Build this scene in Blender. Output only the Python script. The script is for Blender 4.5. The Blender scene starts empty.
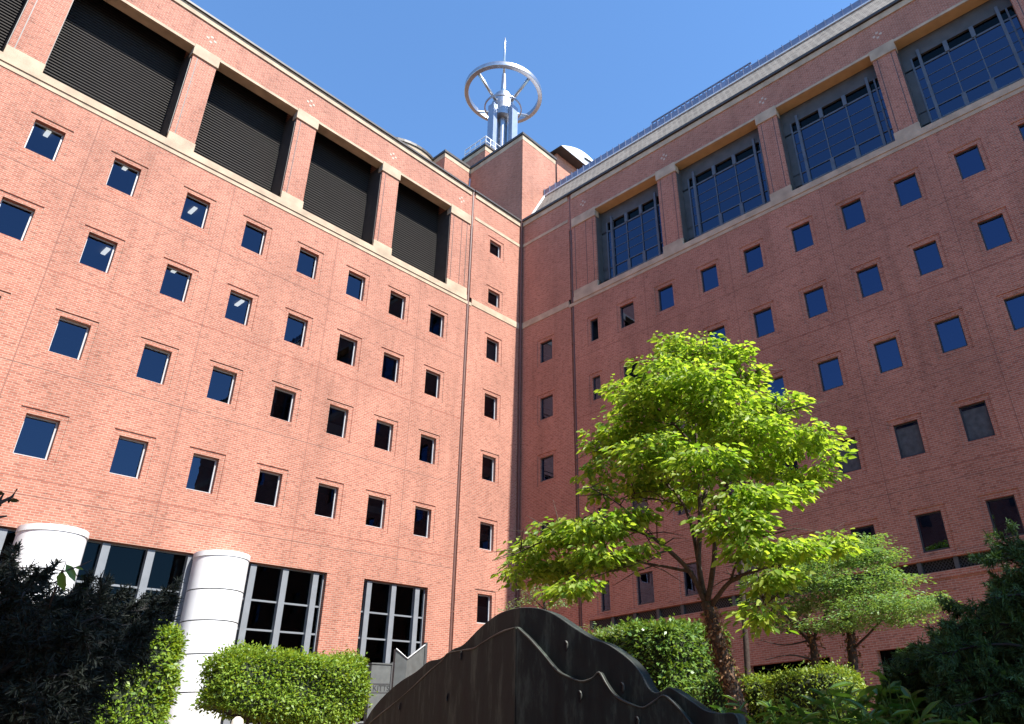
import bpy, bmesh, math, random
import numpy as np
from mathutils import Vector, Matrix
R = math.radians
random.seed(7)
RNG = np.random.default_rng(11)
S = bpy.context.scene
COL = S.collection

# ------------------------------------------------------------------ camera
FPX, CX, CY = 736.28, 621.71, 362.0
CAM = np.array([-29.4016, -29.5984, 1.6])
FW = np.array([0.715249, 0.526127, 0.460010])
RT = np.array([0.613598, -0.787839, -0.052984])
UP = np.array([-0.334537, -0.320158, 0.886332])
cam = bpy.data.cameras.new('camera'); co = bpy.data.objects.new('camera', cam); COL.objects.link(co)
m = Matrix.Identity(4)
for i in range(3):
    m[i][0] = RT[i]; m[i][1] = UP[i]; m[i][2] = -FW[i]; m[i][3] = CAM[i]
co.matrix_world = m
cam.sensor_fit = 'HORIZONTAL'; cam.sensor_width = 36
cam.lens = FPX / 1024 * 36
cam.shift_x = -(CX - 512) / 1024
cam.clip_start = 0.05; cam.clip_end = 3000
S.camera = co

# ------------------------------------------------------------------ world, sun, exposure
SUN_EL = R(53)
SUN_DIR = np.array([0.022, -math.cos(SUN_EL), math.sin(SUN_EL)])      # towards the sun
w = bpy.data.worlds.new('World'); S.world = w; w.use_nodes = True
nt = w.node_tree; bg = nt.nodes['Background']
sky = nt.nodes.new('ShaderNodeTexSky'); sky.sky_type = 'NISHITA'; sky.sun_disc = False
sky.sun_elevation = SUN_EL
sky.sun_rotation = math.atan2(SUN_DIR[0], SUN_DIR[1])
sky.air_density = 1.0; sky.dust_density = 0.0; sky.ozone_density = 3.0
tint = nt.nodes.new('ShaderNodeMixRGB'); tint.blend_type = 'MULTIPLY'; tint.inputs[0].default_value = 1
tint.inputs[2].default_value = (1.16, 1.50, 1.72, 1)                 # deep clear-day blue
nt.links.new(sky.outputs[0], tint.inputs[1]); nt.links.new(tint.outputs[0], bg.inputs[0]); bg.inputs[1].default_value = 0.083
sl = bpy.data.lights.new('sun', 'SUN'); sl.energy = 5.0; sl.angle = R(0.53); sl.color = (1, 0.965, 0.90)
so = bpy.data.objects.new('sun', sl); COL.objects.link(so)
so.rotation_euler = Vector(SUN_DIR).to_track_quat('Z', 'Y').to_euler()
S.view_settings.view_transform = 'Standard'; S.view_settings.look = 'None'
S.view_settings.exposure = 1.16; S.view_settings.gamma = 1.0
S.view_settings.use_curve_mapping = False

# ------------------------------------------------------------------ small tools
def ray(x, y): return FW + RT * (x - CX) / FPX - UP * (y - CY) / FPX
def at(x, y, d):
    v = ray(x, y); return CAM + v * d / math.hypot(v[0], v[1])
def proj(p):
    v = np.asarray(p, float) - CAM; z = v @ FW
    return CX + FPX * (v @ RT) / z, CY - FPX * (v @ UP) / z
def seen(p, mg=40):
    x, y = proj(p); return -mg < x < 1024 + mg and -mg < y < 724 + mg

class MB:
    def __init__(s): s.v = []; s.f = []
    def add(s, vs, fs):
        b = len(s.v); s.v += [tuple(map(float, p)) for p in vs]; s.f += [tuple(b + i for i in f) for f in fs]
    def box(s, a, b):
        x0, y0, z0 = np.minimum(a, b); x1, y1, z1 = np.maximum(a, b)
        s.add([(x0,y0,z0),(x1,y0,z0),(x1,y1,z0),(x0,y1,z0),(x0,y0,z1),(x1,y0,z1),(x1,y1,z1),(x0,y1,z1)],
              [(3,2,1,0),(4,5,6,7),(0,1,5,4),(1,2,6,5),(2,3,7,6),(3,0,4,7)])
    def tube(s, pts, rad, n=8, cap=True, wob=0):
        pts = [np.asarray(p, float) for p in pts]; rings = []
        for i, p in enumerate(pts):
            t = pts[min(i+1, len(pts)-1)] - pts[max(i-1, 0)]; t = t / (np.linalg.norm(t) + 1e-9)
            a = np.cross(t, (0, 0, 1) if abs(t[2]) < .9 else (1, 0, 0)); a /= np.linalg.norm(a); b = np.cross(t, a)
            r = rad[i] if hasattr(rad, '__len__') else rad
            rings.append([p + (a*math.cos(2*math.pi*k/n) + b*math.sin(2*math.pi*k/n)) * r * (1 + wob*random.uniform(-1, 1)) for k in range(n)])
        vs = [q for g in rings for q in g]; fs = []
        for i in range(len(pts)-1):
            for k in range(n): fs.append((i*n+k, i*n+(k+1) % n, (i+1)*n+(k+1) % n, (i+1)*n+k))
        if cap: fs += [tuple(range(n))[::-1], tuple((len(pts)-1)*n+k for k in range(n))]
        s.add(vs, fs)
    def lathe(s, c, prof, n=32, a0=0, a1=2*math.pi, axis_cap=True):
        full = abs(a1-a0-2*math.pi) < 1e-6; m_ = n if full else n+1
        vs = []
        for r, z in prof:
            for k in range(m_):
                a = a0 + (a1-a0)*k/n; vs.append((c[0]+r*math.cos(a), c[1]+r*math.sin(a), z))
        fs = []
        for i in range(len(prof)-1):
            for k in range(n):
                k2 = (k+1) % m_ if full else k+1
                fs.append((i*m_+k, i*m_+k2, (i+1)*m_+k2, (i+1)*m_+k))
        if axis_cap and full:
            fs += [tuple(range(m_))[::-1], tuple((len(prof)-1)*m_+k for k in range(m_))]
        s.add(vs, fs)
    def prism(s, poly, z0, z1):
        n = len(poly)
        s.add([(p[0], p[1], z0) for p in poly]+[(p[0], p[1], z1) for p in poly],
              [tuple(range(n))[::-1], tuple(range(n, 2*n))]+[(i, (i+1) % n, n+(i+1) % n, n+i) for i in range(n)])
    def build(s, name, mat, parent=None, smooth=False, bevel=0, fix=True):
        me = bpy.data.meshes.new(name); me.from_pydata(s.v, [], s.f); me.update()
        if fix:
            bm = bmesh.new(); bm.from_mesh(me); bmesh.ops.recalc_face_normals(bm, faces=bm.faces); bm.to_mesh(me); bm.free()
        if smooth:
            for p in me.polygons: p.use_smooth = True
        me.materials.append(mat)
        o = bpy.data.objects.new(name, me); COL.objects.link(o)
        if parent: o.parent = parent
        if bevel:
            bv = o.modifiers.new('bevel', 'BEVEL'); bv.width = bevel; bv.segments = 2; bv.limit_method = 'ANGLE'
        return o

def raw(name, verts, faces_flat, fn, mat, parent=None):
    me = bpy.data.meshes.new(name)
    nv = len(verts); nf = len(faces_flat)//fn
    me.vertices.add(nv); me.vertices.foreach_set('co', np.asarray(verts, np.float32).ravel())
    me.loops.add(nf*fn); me.loops.foreach_set('vertex_index', np.asarray(faces_flat, np.int32))
    me.polygons.add(nf); me.polygons.foreach_set('loop_start', np.arange(nf, dtype=np.int32)*fn)
    me.polygons.foreach_set('loop_total', np.full(nf, fn, np.int32))
    me.update(calc_edges=True); me.validate()
    me.materials.append(mat)
    o = bpy.data.objects.new(name, me); COL.objects.link(o)
    if parent: o.parent = parent
    return o

def thing(name, label, cat, loc=(0, 0, 0), group=None):
    o = bpy.data.objects.new(name, None); COL.objects.link(o); o.empty_display_size = .2
    o['label'] = label; o['category'] = cat
    if group: o['group'] = group
    return o
def tag(o, label=None, cat=None, group=None, kind=None):
    if label: o['label'] = label
    if cat: o['category'] = cat
    if group: o['group'] = group
    if kind: o['kind'] = kind
    return o

# ------------------------------------------------------------------ materials
def mat(name, col, rough=.7, metal=0, spec=.5, var=0, vscale=3, bump=0, bscale=20):
    mt = bpy.data.materials.new(name); mt.use_nodes = True; n = mt.node_tree; b = n.nodes['Principled BSDF']
    b.inputs['Base Color'].default_value = (*col, 1); b.inputs['Roughness'].default_value = rough
    b.inputs['Metallic'].default_value = metal; b.inputs['Specular IOR Level'].default_value = spec
    tc = n.nodes.new('ShaderNodeNewGeometry')
    if var:
        nz = n.nodes.new('ShaderNodeTexNoise'); nz.inputs['Scale'].default_value = vscale; nz.inputs['Detail'].default_value = 6
        n.links.new(tc.outputs['Position'], nz.inputs['Vector'])
        mr = n.nodes.new('ShaderNodeMapRange'); mr.inputs[1].default_value = .3; mr.inputs[2].default_value = .7
        mr.inputs[3].default_value = 1-var; mr.inputs[4].default_value = 1+var
        n.links.new(nz.outputs[0], mr.inputs[0])
        mx = n.nodes.new('ShaderNodeVectorMath'); mx.operation = 'SCALE'; mx.inputs[0].default_value = col
        n.links.new(mr.outputs[0], mx.inputs['Scale']); n.links.new(mx.outputs[0], b.inputs['Base Color'])
    if bump:
        nz2 = n.nodes.new('ShaderNodeTexNoise'); nz2.inputs['Scale'].default_value = bscale; nz2.inputs['Detail'].default_value = 5
        n.links.new(tc.outputs['Position'], nz2.inputs['Vector'])
        bp = n.nodes.new('ShaderNodeBump'); bp.inputs['Strength'].default_value = bump; bp.inputs['Distance'].default_value = .02
        n.links.new(nz2.outputs[0], bp.inputs['Height']); n.links.new(bp.outputs[0], b.inputs['Normal'])
    return mt

def brick_mat(name, c1, c2, mortar, bw=.30, bh=.095, ms=.012, stain=.18, bumpd=.01):
    mt = bpy.data.materials.new(name); mt.use_nodes = True; n = mt.node_tree; b = n.nodes['Principled BSDF']; L = n.links
    g = n.nodes.new('ShaderNodeNewGeometry'); sp = n.nodes.new('ShaderNodeSeparateXYZ'); L.new(g.outputs['Position'], sp.inputs[0])
    ad = n.nodes.new('ShaderNodeMath'); L.new(sp.outputs[0], ad.inputs[0]); L.new(sp.outputs[1], ad.inputs[1])
    cb = n.nodes.new('ShaderNodeCombineXYZ'); L.new(ad.outputs[0], cb.inputs[0]); L.new(sp.outputs[2], cb.inputs[1])
    br = n.nodes.new('ShaderNodeTexBrick'); L.new(cb.outputs[0], br.inputs['Vector'])
    br.inputs['Scale'].default_value = 1; br.inputs['Brick Width'].default_value = bw; br.inputs['Row Height'].default_value = bh
    br.inputs['Mortar Size'].default_value = ms; br.inputs['Mortar Smooth'].default_value = .1; br.inputs['Bias'].default_value = -.15
    br.inputs['Color1'].default_value = (*c1, 1); br.inputs['Color2'].default_value = (*c2, 1); br.inputs['Mortar'].default_value = (*mortar, 1)
    nz = n.nodes.new('ShaderNodeTexNoise'); nz.inputs['Scale'].default_value = .35; nz.inputs['Detail'].default_value = 8; nz.inputs['Roughness'].default_value = .65
    mp = n.nodes.new('ShaderNodeMapping'); mp.inputs['Scale'].default_value = (1, 1, .55); L.new(g.outputs['Position'], mp.inputs[0]); L.new(mp.outputs[0], nz.inputs['Vector'])
    mr = n.nodes.new('ShaderNodeMapRange'); mr.inputs[1].default_value = .3; mr.inputs[2].default_value = .7; mr.inputs[3].default_value = 1-stain; mr.inputs[4].default_value = 1+stain*.6
    L.new(nz.outputs[0], mr.inputs[0])
    # single odd darker bricks here and there
    nz3 = n.nodes.new('ShaderNodeTexNoise'); nz3.inputs['Scale'].default_value = 1; nz3.inputs['Detail'].default_value = 1
    mp3 = n.nodes.new('ShaderNodeMapping'); mp3.inputs['Scale'].default_value = (4.0, 11.8, 1); L.new(cb.outputs[0], mp3.inputs[0]); L.new(mp3.outputs[0], nz3.inputs['Vector'])
    mr3 = n.nodes.new('ShaderNodeMapRange'); mr3.inputs[1].default_value = .56; mr3.inputs[2].default_value = .74; mr3.inputs[3].default_value = 1; mr3.inputs[4].default_value = .62
    L.new(nz3.outputs[0], mr3.inputs[0])
    nz4 = n.nodes.new('ShaderNodeTexNoise'); nz4.inputs['Scale'].default_value = 1; nz4.inputs['Detail'].default_value = 6; nz4.inputs['Roughness'].default_value = .6
    mp4 = n.nodes.new('ShaderNodeMapping'); mp4.inputs['Scale'].default_value = (1.1, 1.1, .09); L.new(g.outputs['Position'], mp4.inputs[0]); L.new(mp4.outputs[0], nz4.inputs['Vector'])
    mr4 = n.nodes.new('ShaderNodeMapRange'); mr4.inputs[1].default_value = .52; mr4.inputs[2].default_value = .75; mr4.inputs[3].default_value = 1; mr4.inputs[4].default_value = .80
    L.new(nz4.outputs[0], mr4.inputs[0])
    m4 = n.nodes.new('ShaderNodeMath'); m4.operation = 'MULTIPLY'; L.new(mr.outputs[0], m4.inputs[0]); L.new(mr4.outputs[0], m4.inputs[1]); mr = m4
    mm = n.nodes.new('ShaderNodeMath'); mm.operation = 'MULTIPLY'; L.new(mr.outputs[0], mm.inputs[0]); L.new(mr3.outputs[0], mm.inputs[1])
    sc = n.nodes.new('ShaderNodeVectorMath'); sc.operation = 'SCALE'; L.new(br.outputs[0], sc.inputs[0]); L.new(mm.outputs[0], sc.inputs['Scale'])
    L.new(sc.outputs[0], b.inputs['Base Color']); b.inputs['Roughness'].default_value = .85; b.inputs['Specular IOR Level'].default_value = .25
    bp = n.nodes.new('ShaderNodeBump'); bp.inputs['Strength'].default_value = .55; bp.inputs['Distance'].default_value = bumpd; bp.invert = True
    L.new(br.outputs['Fac'], bp.inputs['Height']); L.new(bp.outputs[0], b.inputs['Normal'])
    return mt

def glass_mat(name, tint=(.05, .06, .07), ior=1.75, rough=.01, wav=.0, refl=(.80, .86, 1)):
    """window glass: mirror-like reflection by Fresnel over a mostly transparent pane"""
    mt = bpy.data.materials.new(name); mt.use_nodes = True; n = mt.node_tree; L = n.links
    out = n.nodes['Material Output']; n.nodes.remove(n.nodes['Principled BSDF'])
    fr = n.nodes.new('ShaderNodeFresnel'); fr.inputs['IOR'].default_value = ior
    gl = n.nodes.new('ShaderNodeBsdfGlossy'); gl.inputs['Roughness'].default_value = rough; gl.inputs['Color'].default_value = (*refl, 1)
    tr = n.nodes.new('ShaderNodeBsdfTransparent'); tr.inputs[0].default_value = (*tint, 1)
    mx = n.nodes.new('ShaderNodeMixShader'); L.new(fr.outputs[0], mx.inputs[0]); L.new(tr.outputs[0], mx.inputs[1]); L.new(gl.outputs[0], mx.inputs[2])
    if wav:
        nz = n.nodes.new('ShaderNodeTexNoise'); nz.inputs['Scale'].default_value = 1.2
        g = n.nodes.new('ShaderNodeNewGeometry'); L.new(g.outputs['Position'], nz.inputs['Vector'])
        bp = n.nodes.new('ShaderNodeBump'); bp.inputs['Strength'].default_value = wav; bp.inputs['Distance'].default_value = .05
        L.new(nz.outputs[0], bp.inputs['Height']); L.new(bp.outputs[0], gl.inputs['Normal']); L.new(bp.outputs[0], fr.inputs['Normal'])
    L.new(mx.outputs[0], out.inputs[0])
    return mt

def leaf_mat(name, ca, cb_, trans=.45, rough=.45, tcol=None):
    mt = bpy.data.materials.new(name); mt.use_nodes = True; n = mt.node_tree; L = n.links
    out = n.nodes['Material Output']; b = n.nodes['Principled BSDF']
    g = n.nodes.new('ShaderNodeNewGeometry')
    rp = n.nodes.new('ShaderNodeValToRGB'); rp.color_ramp.elements[0].color = (*ca, 1); rp.color_ramp.elements[1].color = (*cb_, 1)
    L.new(g.outputs['Random Per Island'], rp.inputs[0]); L.new(rp.outputs[0], b.inputs['Base Color'])
    b.inputs['Roughness'].default_value = rough; b.inputs['Specular IOR Level'].default_value = .4
    tl = n.nodes.new('ShaderNodeBsdfTranslucent')
    hs = n.nodes.new('ShaderNodeMixRGB'); hs.blend_type = 'MULTIPLY'; hs.inputs[0].default_value = 1
    L.new(rp.outputs[0], hs.inputs[1]); hs.inputs[2].default_value = (*(tcol or (1.5, 1.35, .5)), 1); L.new(hs.outputs[0], tl.inputs[0])
    mx = n.nodes.new('ShaderNodeMixShader'); mx.inputs[0].default_value = trans
    L.new(b.outputs[0], mx.inputs[1]); L.new(tl.outputs[0], mx.inputs[2]); L.new(mx.outputs[0], out.inputs[0])
    return mt

M = {}
M['brick'] = brick_mat('brick', (.44, .172, .114), (.33, .114, .075), (.45, .285, .215), bw=.25, bh=.085, ms=.012, stain=.22)
M['stone'] = mat('limestone', (.43, .325, .225), .85, var=.22, vscale=1.4, bump=.15)
M['stone_dull'] = mat('weathered_stone', (.50, .39, .31), .85, var=.15)
M['soffit'] = mat('soffit_stone', (.46, .32, .16), .85, var=.1, vscale=2)
M['coping'] = mat('dark_coping', (.05, .042, .038), .5, var=.2)
M['pipe'] = mat('brown_metal', (.12, .05, .035), .5, var=.15)
M['sealant'] = mat('brown_sealant', (.20, .085, .06), .8, var=.2)
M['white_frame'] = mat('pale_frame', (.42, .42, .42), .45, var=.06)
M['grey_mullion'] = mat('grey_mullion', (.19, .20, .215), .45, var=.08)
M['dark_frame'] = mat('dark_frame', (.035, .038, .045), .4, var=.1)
M['bay_frame'] = mat('bay_frame', (.085, .098, .12), .5, 0, var=.15)
M['bay_panel'] = mat('bay_panel', (.065, .066, .066), .6, var=.2, vscale=2)
M['white_col'] = mat('white_panel', (.80, .80, .80), .4, var=.04, vscale=1.5)
M['joint'] = mat('dark_joint', (.08, .07, .07), .8)
M['louvre'] = mat('louvre_metal', (.036, .032, .029), .75, 0, spec=.15, var=.1)
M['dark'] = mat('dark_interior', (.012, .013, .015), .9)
M['ceil'] = mat('interior_ceiling', (.16, .16, .15), .9)
M['blind'] = mat('roller_blind', (.33, .36, .35), .8, var=.1)
M['dust'] = mat('dull_sheeting', (.055, .06, .062), .5, var=.35, vscale=5, bump=.5, bscale=6)
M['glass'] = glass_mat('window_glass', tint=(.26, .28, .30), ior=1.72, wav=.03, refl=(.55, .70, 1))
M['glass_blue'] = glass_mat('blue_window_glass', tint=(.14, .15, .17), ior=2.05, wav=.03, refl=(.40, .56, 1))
M['glass_dark'] = glass_mat('shopfront_glass', tint=(.08, .09, .1), ior=1.28, refl=(.6, .75, .8))
M['bayglass'] = glass_mat('bay_glass', tint=(.035, .05, .09), ior=1.95, wav=.03, refl=(.48, .64, 1))
M['shingle'] = brick_mat('grey_slate', (.22, .185, .155), (.11, .092, .078), (.29, .255, .215), bw=.40, bh=.24, ms=.035, stain=.12, bumpd=.03)
M['lead'] = mat('lead_sheet', (.20, .22, .30), .4, .4, var=.2, vscale=1.2)
M['white_trim'] = mat('white_trim', (.75, .75, .76), .4)
M['steel'] = mat('brushed_steel', (.44, .44, .46), .38, 1, var=.1)
M['fin'] = mat('pale_blue_metal', (.27, .32, .42), .45, .5, var=.08)
M['bronze'] = mat('dark_bronze', (.030, .027, .022), .5, 0, .3, var=.45, vscale=1.6, bump=.35, bscale=5)
def _streaks(mt):
    n = mt.node_tree; L = n.links; b = n.nodes['Principled BSDF']
    g = n.nodes.new('ShaderNodeNewGeometry'); mp = n.nodes.new('ShaderNodeMapping'); mp.inputs['Scale'].default_value = (3.2, 3.2, .8); L.new(g.outputs['Position'], mp.inputs[0])
    nz = n.nodes.new('ShaderNodeTexNoise'); nz.inputs['Scale'].default_value = 1; nz.inputs['Detail'].default_value = 11; nz.inputs['Roughness'].default_value = .72; L.new(mp.outputs[0], nz.inputs['Vector'])
    rp = n.nodes.new('ShaderNodeValToRGB'); e = rp.color_ramp.elements; e[0].position = .34; e[0].color = (.007, .008, .007, 1); e[1].position = .70; e[1].color = (.090, .110, .084, 1)
    x = e.new(.52); x.color = (.018, .023, .0185, 1)
    L.new(nz.outputs[0], rp.inputs[0]); L.new(rp.outputs[0], b.inputs['Base Color'])
    mr = n.nodes.new('ShaderNodeMapRange'); mr.inputs[3].default_value = .55; mr.inputs[4].default_value = .9; L.new(nz.outputs[0], mr.inputs[0]); L.new(mr.outputs[0], b.inputs['Roughness'])
_streaks(M['bronze'])
M['bronze_rim'] = mat('pale_bronze', (.055, .055, .046), .5, .1, var=.3, vscale=4)  # paler bronze for rims, ledges and spouts
M['black'] = mat('black_recess', (.006, .006, .006), .9)
M['sign'] = mat('grey_sign_metal', (.115, .12, .115), .5, .1, var=.15, vscale=4)
M['sign_dark'] = mat('sign_dark', (.06, .06, .06), .6)
M['letter'] = mat('letter', (.03, .03, .03), .6)
M['bark'] = mat('bark', (.07, .046, .032), .9, var=.4, vscale=14, bump=.8, bscale=30)
M['twig_dark'] = mat('dark_twig', (.014, .011, .009), .95)
M['bark_red'] = mat('bark_dark', (.05, .032, .025), .9, var=.35, vscale=12, bump=.6, bscale=25)
M['soil'] = mat('warm_bounce_soil', (.15, .085, .055), .95, var=.4, vscale=2, bump=.5)  # red-brown picked to bounce warm light onto both walls
M['ornament'] = mat('pale_stone', (.62, .56, .47), .8, var=.25, vscale=9, bump=.5, bscale=14)
M['lamp'] = mat('ceiling_light', (.9, .9, .85), .5)
_b = M['lamp'].node_tree.nodes['Principled BSDF']; _b.inputs['Emission Color'].default_value = (1, .97, .88, 1); _b.inputs['Emission Strength'].default_value = 1.3
M['lf_main'] = leaf_mat('bright_leaf', (.11, .225, .025), (.39, .48, .095), .6, tcol=(1.4, 1.38, .5))
M['lf_hedge'] = leaf_mat('hedge_leaf', (.10, .20, .022), (.28, .38, .05), .4)
M['lf_ivy'] = leaf_mat('glossy_leaf', (.07, .16, .03), (.20, .30, .07), .3, .28)
M['lf_box'] = leaf_mat('clipped_leaf', (.11, .19, .025), (.28, .36, .06), .4)
M['lf_small'] = leaf_mat('fine_leaf', (.085, .185, .05), (.24, .36, .13), .4)
M['lf_pale'] = leaf_mat('silvery_leaf', (.11, .18, .09), (.24, .32, .18), .35)
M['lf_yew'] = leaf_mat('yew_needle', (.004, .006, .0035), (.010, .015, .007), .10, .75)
M['lf_fir'] = leaf_mat('juniper_needle', (.02, .05, .018), (.08, .16, .05), .3, .7)
M['lf_lance'] = leaf_mat('lance_leaf', (.06, .15, .03), (.17, .29, .06), .35, .35)
M['lf_dry'] = leaf_mat('dry_leaf', (.08, .035, .02), (.36, .20, .10), .2, .7, (1.2, 1, .8))
M['lf_red'] = leaf_mat('reddish_leaf', (.03, .015, .01), (.05, .05, .012), .3)
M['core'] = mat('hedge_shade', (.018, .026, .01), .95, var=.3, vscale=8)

# ------------------------------------------------------------------ leaves
LEAF6 = (np.array([(0,0,0),(.40,.28,.07),(.36,.66,.05),(0,1,-.10),(-.36,.66,.05),(-.40,.28,.07)], float), [0,1,2,3, 0,3,4,5])
LEAF4 = (np.array([(0,0,0),(.5,.45,.10),(0,1,-.05),(-.5,.45,.10)], float), [0,1,2,3])
NEEDLE = (np.array([(-.5,0,0),(.5,0,0),(.25,1,0),(-.25,1,0)], float), [0,1,2,3])
def norm(a): return a/(np.linalg.norm(a, axis=-1, keepdims=True)+1e-9)
def leaves(name, P, D, N, L, W, tpl, mt, parent):
    """P base points, D leaf directions, N leaf normals, L lengths, W widths"""
    P = np.asarray(P); D = norm(np.asarray(D)); N = np.asarray(N)
    X = norm(np.cross(D, N)); Z = np.cross(X, D)
    V, F = tpl
    verts = (P[:, None] + X[:, None]*(V[None, :, 0:1]*W[:, None, None]) + D[:, None]*(V[None, :, 1:2]*L[:, None, None])
             + Z[:, None]*(V[None, :, 2:3]*L[:, None, None])).reshape(-1, 3)
    F = np.array(F); n = len(P)
    fl = (F[None]+np.arange(n)[:, None]*len(V)).ravel()
    return raw(name, verts, fl, 4, mt, parent)
def rdir(n, zs=1.0):
    v = RNG.normal(size=(n, 3)); v[:, 2] *= zs; return norm(v)
def spray_cloud(clusters, per, leafL, droop=.35, flat=.5, spray=9, spread=.33):
    """leaf points in layered sprays: clusters = (centre, rx, rz, weight)"""
    P, D, N, L = [], [], [], []
    for c, rx, rz in clusters:
        ns = max(3, int(per*rx*rx))
        u = rdir(ns); r = RNG.random(ns)**(.42)
        cen = c + u*np.stack([rx*r, rx*r, rz*r], 1)
        for q, uu in zip(cen, u):
            k = spray+RNG.integers(-3, 4)
            out = norm(np.array([uu[0], uu[1], .1])+RNG.normal(size=3)*.35*np.array([1, 1, .3]))
            a = RNG.uniform(0, 2*math.pi, k); rr = RNG.random(k)**.6*spread
            p = q+np.stack([np.cos(a)*rr, np.sin(a)*rr, -rr*rr*.5+RNG.normal(size=k)*.04], 1)
            d = np.stack([np.cos(a), np.sin(a), np.zeros(k)], 1)*.8+out*.5; d[:, 2] -= droop*RNG.uniform(.2, 1.6, k)
            nn = np.stack([RNG.normal(size=k)*flat, RNG.normal(size=k)*flat, np.ones(k)], 1)
            P.append(p); D.append(d); N.append(nn); L.append(leafL*RNG.uniform(.55, 1.25, k))
    return np.concatenate(P), np.concatenate(D), np.concatenate(N), np.concatenate(L)

# ------------------------------------------------------------------ ground
def ground_z(x, y):
    d = math.hypot(x-CAM[0], y-CAM[1]); t = min(max((d-8)/8, 0), 1)
    return 1.5*(t*t*(3-2*t))
g = MB()
xs = list(np.linspace(-60, 45, 54)); xs = [-900, -300, -120]+xs+[120, 300, 900]
nx = len(xs)
g.add([(x, y, ground_z(x, y)) for y in xs for x in xs], [(j*nx+i, j*nx+i+1, (j+1)*nx+i+1, (j+1)*nx+i) for j in range(nx-1) for i in range(nx-1)])
tag(g.build('ground', M['soil'], smooth=True), kind='structure')

# ------------------------------------------------------------------ the brick building
BLD = thing('office_building', 'red brick office block with square windows, one wing sunlit, one shaded, and roof tower', 'building')
def put(ax, u, z, d): return (u, d, z) if ax == 'L' else (d, u, z)
def pbox(mb, ax, u0, u1, z0, z1, d0, d1): mb.box(put(ax, u0, z0, d0), put(ax, u1, z1, d1))
def sheet(mb, ax, d, u0, u1, z0, z1, holes):
    us = sorted({u0, u1, *[h[0] for h in holes], *[h[1] for h in holes]}); zs = sorted({z0, z1, *[h[2] for h in holes], *[h[3] for h in holes]})
    us = [u for u in us if u0-1e-6 <= u <= u1+1e-6]; zs = [z for z in zs if z0-1e-6 <= z <= z1+1e-6]
    for i in range(len(us)-1):
        for j in range(len(zs)-1):
            cu = (us[i]+us[i+1])/2; cz = (zs[j]+zs[j+1])/2
            if any(h[0] < cu < h[1] and h[2] < cz < h[3] for h in holes): continue
            mb.add([put(ax, us[i], zs[j], d), put(ax, us[i+1], zs[j], d), put(ax, us[i+1], zs[j+1], d), put(ax, us[i], zs[j+1], d)], [(0, 1, 2, 3)])
def reveal(mb, ax, h, d0, d1, sides='lrtb'):
    a, b, c, e = h
    if 'l' in sides: mb.add([put(ax, a, c, d0), put(ax, a, e, d0), put(ax, a, e, d1), put(ax, a, c, d1)], [(0, 1, 2, 3)])
    if 'r' in sides: mb.add([put(ax, b, c, d0), put(ax, b, e, d0), put(ax, b, e, d1), put(ax, b, c, d1)], [(0, 1, 2, 3)])
    if 't' in sides: mb.add([put(ax, a, e, d0), put(ax, b, e, d0), put(ax, b, e, d1), put(ax, a, e, d1)], [(0, 1, 2, 3)])
    if 'b' in sides: mb.add([put(ax, a, c, d0), put(ax, b, c, d0), put(ax, b, c, d1), put(ax, a, c, d1)], [(0, 1, 2, 3)])

ROW = [23.37, 19.57, 15.77, 11.92, 8.15]
WIN = []    # (axis, u0, u1, z0, z1)
for u in (-28.45, -25.60, -22.84, -19.97, -17.32, -14.61, -11.90, -9.32, -6.61):
    for z in ROW[:4]:
        if seen((u, 0, z)): WIN.append(('L', u-.5, u+.5, z-.73, z+.73))
for z in ROW: WIN.append(('L', -2.82, -1.82, z-.73, z+.73))
for z in (30.90, 27.06): WIN.append(('L', -2.84, -1.86, z-.53, z+.53))
for k, u in enumerate((-6.08, -8.53, -11.23, -14.06, -16.71, -19.45, -22.09, -24.71, -27.44, -30.1)):
    for z in ROW:
        hw = .29 if k == 0 else .5
        if seen((0, u, z)): WIN.append(('R', u-hw, u+hw, z-.73, z+.73))
for z in ROW[:4]: WIN.append(('R', -2.72, -1.70, z-.70, z+.73))

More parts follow.
